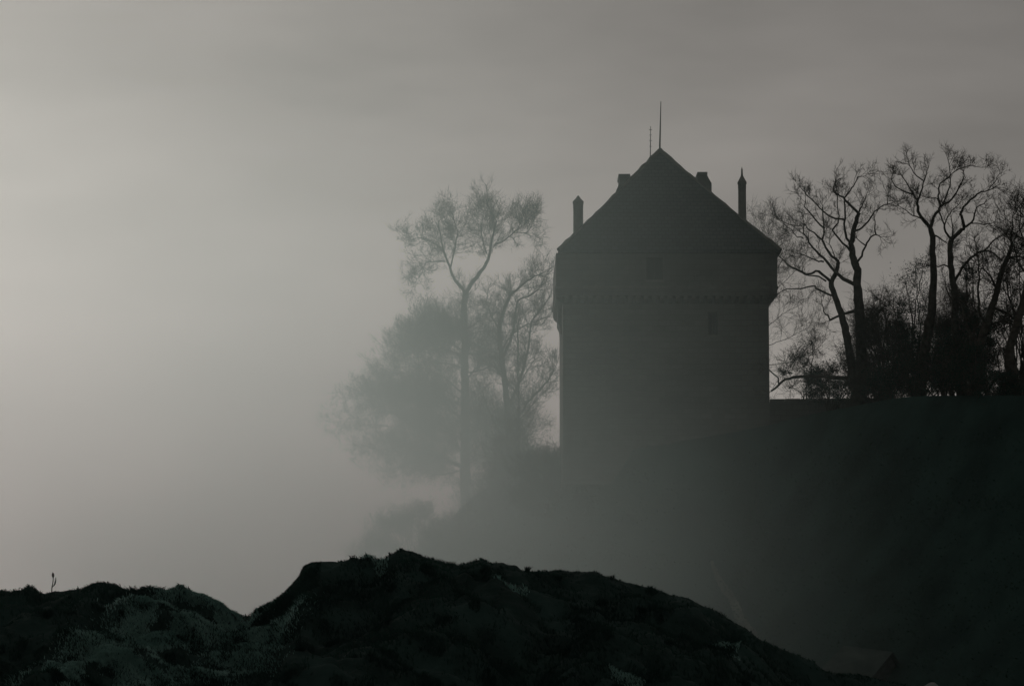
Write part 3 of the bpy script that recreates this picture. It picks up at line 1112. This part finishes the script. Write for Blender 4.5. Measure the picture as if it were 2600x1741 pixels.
# ---- dark leaning tree
tree('bare_tree', Z3, [
    ([(1790, 2190), (1830, 1930), (1850, 1730), (1890, 1600), (1940, 1440), (1985, 1310), (2020, 1150), (2060, 1060), (2100, 950)], 62, 18, .7),
    ([(1850, 1730), (1760, 1640), (1720, 1500), (1690, 1400)], 22, 8),
    ([(1900, 1580), (1840, 1480), (1830, 1350), (1840, 1200), (1830, 1050)], 16, 6),
    ([(1985, 1320), (1930, 1200), (1860, 1130)], 14, 6),
    ([(1940, 1440), (2030, 1480), (2110, 1530), (2200, 1600)], 18, 8),
    ([(2100, 950), (2090, 870), (2110, 780), (2100, 700)], 12, 4),
    ([(2060, 1060), (2150, 1040), (2230, 1060)], 14, 6),
    ([(1890, 1600), (1990, 1560), (2090, 1570), (2200, 1590)], 12, 6),
], 136.0, 'dark leaning tree with crooked limbs and tangled twigs near the right edge', 'tree', 14,
    twig_len=1.5, twig_rad=.018, twig_every=.25, level=2, start=.15, kids=(5, 8), depth=1.5)

# ---- tree cut by the right edge
tree('bare_tree', Z3, [
    ([(2120, 2250), (2100, 2000), (2080, 1800), (2130, 1600), (2190, 1400), (2230, 1200), (2260, 1000), (2290, 800)], 60, 16, .6),
    ([(2085, 1790), (2010, 1770), (1990, 1850), (2000, 1950)], 12, 5, .5),
    ([(2150, 1540), (2080, 1400), (2060, 1250)], 14, 6),
    ([(2130, 1600), (2240, 1580), (2340, 1560)], 14, 6),
    ([(2230, 1190), (2150, 1100), (2120, 960), (2080, 880)], 12, 4),
    ([(2255, 1010), (2190, 900), (2160, 800), (2170, 720)], 10, 4),
    ([(2290, 800), (2260, 740), (2200, 690)], 8, 4),
    ([(2290, 800), (2360, 700), (2400, 640)], 8, 4),
], 133.5, 'dark twiggy tree cut off by the right edge of the picture', 'tree', 15,
    twig_len=1.5, twig_rad=.018, twig_every=.25, level=2, start=.15, kids=(5, 8), depth=1.5)

# ---- faint tree behind the tower's right eave
tree('bare_tree', Z3, [
    ([(60, 2120), (70, 1800), (90, 1500), (130, 1300), (190, 1150)], 14, 7, .5),
    ([(190, 1150), (220, 1000), (160, 850)], 7, 3),
    ([(180, 1200), (280, 1050), (330, 900)], 7, 3),
    ([(160, 1350), (330, 1200), (420, 1080)], 7, 3),
    ([(200, 1100), (120, 950), (90, 800)], 6, 3),
    ([(152, 1600), (300, 1480), (420, 1420)], 7, 3),
    ([(150, 1750), (330, 1680), (480, 1600)], 7, 3),
    ([(145, 1900), (340, 1880), (500, 1800)], 7, 3),
], 205.0, 'faint thin-twigged tree in the mist directly behind the right eave of the castle tower', 'tree', 16,
    twig_len=1.9, twig_rad=.013, twig_every=.24, level=2, start=.3, kids=(5, 8), depth=1.5, wr=.8)

# ---- left-hand group in the mist
def misty_limbs():
    """the broad lower crown of the great misty tree: crooked limbs that rise, spread and droop"""
    rs = np.random.default_rng(171)
    out = []
    # picture-space outline of the crown (reach to the left, to the right) down the trunk
    f_l = spline([1150, 1400, 1700, 2000, 2250, 2450], [360, 560, 800, 1000, 1030, 880])
    f_r = spline([1150, 1400, 1700, 2000, 2250, 2450], [220, 300, 340, 360, 380, 330])
    for k in range(40):
        ye = rs.uniform(1130, 2540)
        left = rs.uniform() < .64
        reach = float(f_l(ye) if left else f_r(ye)) * rs.uniform(.5, 1.0) * (-1 if left else 1)
        y0_ = ye + rs.uniform(40, 330) * (0.4 + 0.6 * abs(reach) / 1000)
        y0_ = min(y0_, 2480)
        sag = rs.uniform(-90, 20)
        m1 = (1350 + reach * .3 + rs.normal(0, 25), y0_ + (ye - y0_) * .5 + sag + rs.normal(0, 25))
        m2 = (1350 + reach * .65 + rs.normal(0, 35), y0_ + (ye - y0_) * .85 + sag + rs.normal(0, 35))
        out.append(([(1350, y0_), m1, m2, (1350 + reach, ye)], rs.uniform(10, 20), 4, .12))
    return out


def Z5L(p):
    """the misty group: the traced limb ends stop short, the twigs carry on to the outline"""
    x_, y_ = Z5(p)
    return x_, (y_ + 60 * max(0.0, min(1.0, (1000 - y_) / 350)))


tree('bare_tree', Z5L, [
    ([(1370, 2960), (1360, 2800), (1352, 2500), (1350, 1900), (1348, 1500), (1345, 1200), (1345, 980), (1362, 895)], 100, 46, .30),
    ([(1362, 895), (1400, 830), (1470, 730), (1520, 650), (1545, 580), (1560, 490), (1580, 400), (1600, 320)], 36, 10, .5),
    ([(1350, 900), (1290, 820), (1245, 740), (1215, 650), (1180, 560), (1160, 460), (1140, 330)], 30, 8, .45),
    ([(1235, 700), (1250, 620), (1272, 520), (1290, 400), (1255, 280)], 14, 6),
    ([(1190, 640), (1110, 640), (1040, 650), (1000, 740), (960, 800)], 12, 5),
    ([(1180, 560), (1080, 480), (980, 450), (920, 470)], 11, 5),
    ([(1590, 505), (1680, 460), (1740, 410), (1790, 340), (1830, 230)], 13, 5),
    ([(1525, 575), (1500, 500), (1480, 380), (1500, 250)], 11, 5),
    ([(1600, 320), (1560, 240), (1520, 180)], 9, 4),
    ([(1740, 410), (1850, 400), (1900, 300)], 9, 4),
] + misty_limbs() + [], 205.0, 'great broad tree with a forked top, pale in the mist left of the castle tower', 'tree', 17,
    twig_len=1.8, twig_rad=.016, twig_every=.15, level=2, start=.3, kids=(6, 9), depth=3.4, wr=1.0)

tree('bare_tree', Z5L, [
    ([(1720, 2850), (1700, 2300), (1680, 1900), (1640, 1500), (1625, 1250), (1660, 1080), (1700, 960)], 46, 16, .3),
    ([(1700, 960), (1760, 880), (1820, 820), (1900, 760), (1970, 730)], 13, 5, .2),
    ([(1650, 1550), (1730, 1300), (1755, 1080), (1770, 980), (1850, 950), (1930, 880)], 16, 6, .4),
    ([(1690, 2000), (1800, 1700), (1860, 1400), (1880, 1200), (1960, 1050)], 16, 6, .3),
    ([(1700, 2200), (1850, 1950), (1980, 1800), (2060, 1650)], 16, 6, .3),
    ([(1625, 1250), (1560, 1130), (1520, 1000)], 10, 4, .3),
    ([(1705, 2300), (1580, 2100), (1500, 1900)], 14, 6, .3),
    ([(1640, 1500), (1700, 1350), (1820, 1230), (1990, 1150)], 10, 5, .3),
], 192.0, 'many-stemmed misty tree with drooping crown, right of the great forked tree', 'tree', 18,
    twig_len=1.6, twig_rad=.02, twig_every=.2, level=2, start=.2, kids=(6, 9), depth=2.4)

tree('bare_tree', Z5L, [
    ([(1790, 2700), (1780, 2200), (1775, 1800), (1772, 1500), (1768, 1250)], 16, 7, .3),
    ([(1775, 1800), (1850, 1650), (1900, 1560)], 6, 3),
    ([(1776, 1900), (1700, 1780), (1660, 1650)], 6, 3),
    ([(1778, 2100), (1900, 1950), (1990, 1850)], 7, 3),
], 186.0, 'slender straight sapling in the mist close to the left wall of the castle tower', 'tree', 20,
    twig_len=1.4, twig_rad=.02, twig_every=.25, level=2, start=.2, kids=(5, 7), depth=1.2)

# ---- ivy-clad crowns and scrub between the right-hand trees
G_EV = 'ivy-clad trees among the bare trees'
bush('ivy_clad_tree', 2335, 1035, 145, 210, 420, 'broad ivy-clad tree behind the tallest straight trunk, dark and rounded', 'tree', 31, n_leaf=16000, nstem=34, group=G_EV)
bush('ivy_clad_tree', 2470, 1040, 141, 120, 440, 'narrow ivy-clad tree behind the leaning tree near the right edge', 'tree', 32, n_leaf=9000, nstem=22, group=G_EV, low=.25)
bush('ivy_clad_tree', 2600, 1040, 138, 200, 480, 'dark ivy-clad tree half cut off by the right edge', 'tree', 33, n_leaf=12000, nstem=30, group=G_EV, low=.3)
G_SH = 'shrubs on the hill crest under the bare trees'
bush('shrub', 2115, 1035, 149, 130, 185, 'rounded dark shrub behind the left stem of the twin-stemmed tree', 'shrub', 41, n_leaf=6200, nstem=16, group=G_SH)
bush('shrub', 2240, 1035, 146, 190, 330, 'tall twiggy shrub just right of the twin-stemmed tree', 'shrub', 42, leafy=False, nstem=34, group=G_SH)
bush('shrub', 2270, 1035, 143, 150, 170, 'low dark shrub at the foot of the broad ivy-clad tree', 'shrub', 43, n_leaf=5200, nstem=16, group=G_SH)
bush('shrub', 2400, 1035, 140, 170, 250, 'dense dark shrub between the straight trunk and the forked trunk', 'shrub', 44, n_leaf=6600, nstem=20, group=G_SH)
bush('shrub', 2480, 1035, 134, 140, 190, 'black shrub around the foot of the leaning tree', 'shrub', 45, n_leaf=7000, nstem=18, group=G_SH)
bush('shrub', 2550, 1035, 133, 110, 110, 'black low shrub just right of the leaning tree', 'shrub', 46, n_leaf=4600, nstem=14, group=G_SH)
bush('shrub', 2050, 1045, 153, 130, 230, 'thin leafless thicket in the gap between the tower and the twin-stemmed tree', 'shrub', 47, leafy=False, nstem=8, group=G_SH)
bush('shrub', 2190, 1035, 147, 130, 110, 'small dark shrub between the two stems of the twin-stemmed tree', 'shrub', 48, n_leaf=4200, nstem=14, group=G_SH)
bush('shrub', 2440, 1035, 143, 190, 330, 'tall twiggy thicket behind the forked and leaning trees', 'shrub', 49, leafy=False, nstem=26, group=G_SH)
G_MS = 'thickets in the mist left of the castle'
bush('thicket', 1330, 1330, 176, 240, 300, 'leafless thicket in the mist against the left foot of the castle tower', 'shrub', 51, leafy=False, shape=.95, nstem=40, group=G_MS)
bush('thicket', 1060, 1430, 184, 360, 150, 'low pale thicket under the great forked tree in the mist', 'shrub', 52, leafy=False, shape=.97, nstem=40, group=G_MS)
bush('thicket', 1215, 1425, 172, 320, 170, 'low grey thicket on the misty slope in front of the great forked tree', 'shrub', 54, leafy=False, shape=.9, nstem=34, group=G_MS)
bush('thicket', 1405, 1290, 157, 210, 190, 'thicket at the left corner of the castle tower, on the slope', 'shrub', 55, leafy=False, shape=.9, nstem=30, group=G_MS)
bush('thicket', 1300, 1330, 200, 220, 420, 'tall thicket of misty saplings between the forked tree and the tower', 'shrub', 53, leafy=False, shape=.9, nstem=24, group=G_MS)

# ------------------------------------------------------------------ scrub that covers the hillside
ns = 5200
ci = rng.integers(0, len(us), ns)
ri = rng.integers(3, 44, ns)
cs_ = hill_v[ri, ci]
cv, cq = [], []
cent = (cs_[:, None, :] + rng.normal(0, 1, (ns, 34, 3)) * np.array([.6, .6, .3]) + np.array([0, 0, .15])).reshape(-1, 3)
lv, lq = leaf_cards(cent, .06, rng)
scrub = link('scrub', mesh_np('scrub', lv, lq), M_LEAF)
tag(scrub, 'dark low scrub covering the shaded hillside under the castle', 'scrub', kind='stuff')

# the weed stalk's stem, leaf and seed head
def sk(dx, h, dy=0.0):
    return np.array([st.x + dx, CD + dy, wz + h])


ln_ = smooth_line([sk(0, -.03), sk(.003, .06), sk(.014, .12), sk(.018, .18), sk(.014, .235)], .02)
v, q = tubes([(ln_, np.linspace(.0085, .006, len(ln_)))], 6)
link('stem', mesh_np('stem', v, q, smooth=True), M_TWIG, wt)
ln_ = smooth_line([sk(.004, .06), sk(.036, .10, .01), sk(.048, .15, .02), sk(.052, .205, .02)], .01)
v, q = tubes([(ln_, np.concatenate([np.linspace(.003, .011, len(ln_) // 2), np.linspace(.011, .002, len(ln_) - len(ln_) // 2)]))], 4)
link('leaf', mesh_np('leaf', v, q), M_GRASS, wt)
ln_ = np.array([sk(.017, .19), sk(.015, .215), sk(.013, .245), sk(.012, .262)])
v, q = tubes([(ln_, np.array([.007, .017, .015, .003]))], 7)
link('seed_head', mesh_np('seed_head', v, q, smooth=True), M_TWIG, wt)

# ------------------------------------------------------------------ worn path, shed and stone on the hillside
from mathutils.bvhtree import BVHTree
_hq = grid_quads(len(us), len(ts))
bvh = BVHTree.FromPolygons([tuple(p) for p in hill_pts], [tuple(int(k) for k in f) for f in _hq])
_gv = np.stack([XX, YY, ZZ], -1).reshape(-1, 3)
bvg = BVHTree.FromPolygons([tuple(p) for p in _gv], [tuple(int(k) for k in f) for f in grid_quads(n, n)])
EYEV = Vector((0, 0, EYE))


def hit(px, py):
    d = (at(px, py, 100) - EYEV).normalized()
    a = bvh.ray_cast(EYEV + d * 60, d)[0]
    b = bvg.ray_cast(EYEV + d * 60, d)[0]
    c = [p for p in (a, b) if p is not None]
    return min(c, key=lambda p: (p - EYEV).length)


path_px = [(1806, 1425, 5), (1818, 1455, 7), (1832, 1482, 10), (1850, 1508, 13), (1868, 1540, 13), (1880, 1572, 14), (1900, 1600, 16), (1918, 1630, 18), (1945, 1665, 22)]
pv, pq = [], []
fine = smooth_line([np.array(p, float) for p in path_px], 6)
for x_, y_, w_ in fine:
    w_ *= 0.8 + 0.4 * random.random()
    for k in range(5):
        p = hit(x_ + (k / 2 - 1) * w_, y_ + random.uniform(-1.5, 1.5))
        pv.append((p.x, p.y - .03, p.z + .03))
pq = grid_quads(5, len(fine))
path = link('path', mesh_np('path', pv, pq, smooth=True), M_PATH)
tag(path, kind='structure')

# shed
sa, sb = hit(2145, 1712), hit(2250, 1712)
sd = min(sa.y, sb.y, 128) - 1.5
r0, r1 = at(2142, 1640, sd + 1.2), at(2266, 1656, sd + .6)
e0, e1 = at(2078, 1704, sd), at(2212, 1722, sd)
b0, b1 = Vector((r0.x + .9, sd + 2.8, e0.z)), Vector((r1.x + .9, sd + 2.4, e1.z))
shed = thing('shed', ((e0.x + e1.x) / 2, sd + 1, e0.z - 1.6), 'low shed with a pale sloping roof at the foot of the dark hillside', 'shed')
bpy.context.view_layer.update()


def slab(name, quad, th, mat):
    b = bmesh.new()
    nrm_ = (quad[1] - quad[0]).cross(quad[3] - quad[0]).normalized() * th
    lo_ = [b.verts.new(p) for p in quad]
    up_ = [b.verts.new(p + nrm_) for p in quad]
    b.faces.new(lo_[::-1]); b.faces.new(up_)
    for k in range(4):
        b.faces.new((lo_[k], lo_[(k + 1) % 4], up_[(k + 1) % 4], up_[k]))
    return obj_bm(name, b, mat, shed)


slab('roof', [e0, e1, r1, r0], .05, M_SHEDROOF)
slab('roof', [r0 + Vector((0, .005, -.004)), r1 + Vector((0, .005, -.004)), b1, b0], .05, M_SHEDROOF)
bm = bmesh.new()
gp = [e0 + Vector((.2, .15, -.06)), e1 + Vector((-.15, .15, -.06)), b1 + Vector((-.2, -.2, -.06)), b0 + Vector((.2, -.2, -.06))]
lo_ = [bm.verts.new((p.x, p.y, e0.z - 2.2)) for p in gp]
up_ = [bm.verts.new(p) for p in gp]
t0_, t1_ = bm.verts.new(r0 + Vector((.15, 0, -.08))), bm.verts.new(r1 + Vector((-.15, 0, -.08)))
bm.faces.new(lo_[::-1])
for k in range(4):
    bm.faces.new((lo_[k], lo_[(k + 1) % 4], up_[(k + 1) % 4], up_[k]))
bm.faces.new((up_[0], t0_, up_[3])); bm.faces.new((up_[1], up_[2], t1_))
obj_bm('wall', bm, M_SHEDWALL, shed)

# pale stone at the very bottom
sp = hit(2365, 1752)
bm = bmesh.new()
bmesh.ops.create_icosphere(bm, subdivisions=3, radius=1.0)
for v in bm.verts:
    k = 1 + .16 * math.sin(v.co.x * 4 + 1) * math.cos(v.co.y * 3) + .08 * math.sin(v.co.z * 7)
    v.co = Vector((v.co.x * .45 * k, v.co.y * .4 * k, v.co.z * .22 * k)) + sp + Vector((0, 0, .08))
rock = obj_bm('boulder', bm, M_ROCK, None, smooth=True)
tag(rock, 'pale rounded boulder peeping up at the bottom edge below the dark hillside', 'boulder')

# ------------------------------------------------------------------ haze
zlo = float(min(ZZ.min(), hill_v[..., 2].min(), -12)) - 1.0
zhi = max(zat(1200, 440, 205) + 6, az + 10)
m_haze, v_haze = mat_volume('haze', HAZE_DENSITY, (0.72, 1.0, 0.95), HAZE_G)
bm = bmesh.new()
add_box(bm, -GX - 20, GX + 20, -GX - 20, GX + 20, zlo, zhi)
haze = obj_bm('haze', bm, m_haze)
tag(haze, 'pale even morning haze filling the valley', 'haze', kind='stuff')

# ------------------------------------------------------------------ the denser bank of mist that drifts in from the left
m_bank, v_bank = mat_volume('mist', 0.0, (0.81, 1.0, 0.96), HAZE_G)
nn, ll = m_bank.node_tree.nodes, m_bank.node_tree.links
tc = nn.new('ShaderNodeTexCoord')
sx = nn.new('ShaderNodeSeparateXYZ')
ll.new(tc.outputs['Object'], sx.inputs[0])


def mrange(src, a, b, c, d, kind='SMOOTHERSTEP'):
    m = nn.new('ShaderNodeMapRange')
    m.interpolation_type = kind
    for k, v in enumerate((a, b, c, d)):
        m.inputs[k + 1].default_value = v
    ll.new(src, m.inputs[0])
    return m.outputs[0]


def mmath(op, a, b):
    m = nn.new('ShaderNodeMath')
    m.operation = op
    for k, v in enumerate((a, b)):
        if isinstance(v, float): m.inputs[k].default_value = v
        else: ll.new(v, m.inputs[k])
    return m.outputs[0]


nz = nn.new('ShaderNodeTexNoise')
nz.inputs['Scale'].default_value = 0.045
nz.inputs['Detail'].default_value = 3
ll.new(tc.outputs['Object'], nz.inputs['Vector'])
shift = mmath('MULTIPLY', mmath('SUBTRACT', nz.outputs['Fac'], 0.5), 14.0)
xs_ = mmath('ADD', sx.outputs['X'], shift)
side = mrange(xs_, 16.5, -16.0, 0.0, 1.0)
front = mrange(sx.outputs['Y'], 58.0, 95.0, 0.0, 1.0)
top = mrange(sx.outputs['Z'], 40.0, -2.0, 0.0, 1.0)
low = mrange(sx.outputs['Z'], 17.0, 3.0, 1.0, 1.55)
back = mmath('MULTIPLY', mmath('ADD', mmath('MULTIPLY', mrange(sx.outputs['Y'], 158.0, 185.0, 0.0, 1.7), mrange(sx.outputs['X'], -40.0, -14.0, 0.0, 1.0)), 1.0), mmath('MULTIPLY', mrange(sx.outputs['Y'], 258.0, 205.0, 0.0, 1.0), mrange(sx.outputs['X'], -108.0, -50.0, 0.0, 1.0)))
wisp = nn.new('ShaderNodeTexNoise')
wisp.inputs['Scale'].default_value = 0.075
wisp.inputs['Detail'].default_value = 4
ll.new(tc.outputs['Object'], wisp.inputs['Vector'])
wis = mrange(wisp.outputs['Fac'], 0.3, 0.7, 0.6, 1.4, 'LINEAR')
rho = mmath('MULTIPLY', mmath('MULTIPLY', side, front), mmath('MULTIPLY', top, BANK_DENSITY))
rho = mmath('MULTIPLY', mmath('MULTIPLY', rho, wis), mmath('MULTIPLY', low, back))
# a drift hanging low in front of the tower's foot
mpd = nn.new('ShaderNodeMapping')
mpd.inputs['Location'].default_value = (-1.0 / 17, -122.0 / 34, -3.0 / 12)
mpd.inputs['Scale'].default_value = (1 / 17, 1 / 34, 1 / 12)
ll.new(tc.outputs['Object'], mpd.inputs['Vector'])
vl = nn.new('ShaderNodeVectorMath')
vl.operation = 'LENGTH'
ll.new(mpd.outputs[0], vl.inputs[0])
drift = mmath('MULTIPLY', mrange(vl.outputs['Value'], 1.0, 0.0, 0.0, 0.011), wis)
rho = mmath('ADD', rho, drift)
ll.new(rho, v_bank.inputs['Density'])
bm = bmesh.new()
add_box(bm, -110, 24, 57, 260, zlo + .5, zhi - 1.5)
bank = obj_bm('mist_bank', bm, m_bank)
tag(bank, 'thicker bank of pale mist drifting in from the left round the castle', 'mist', kind='stuff')
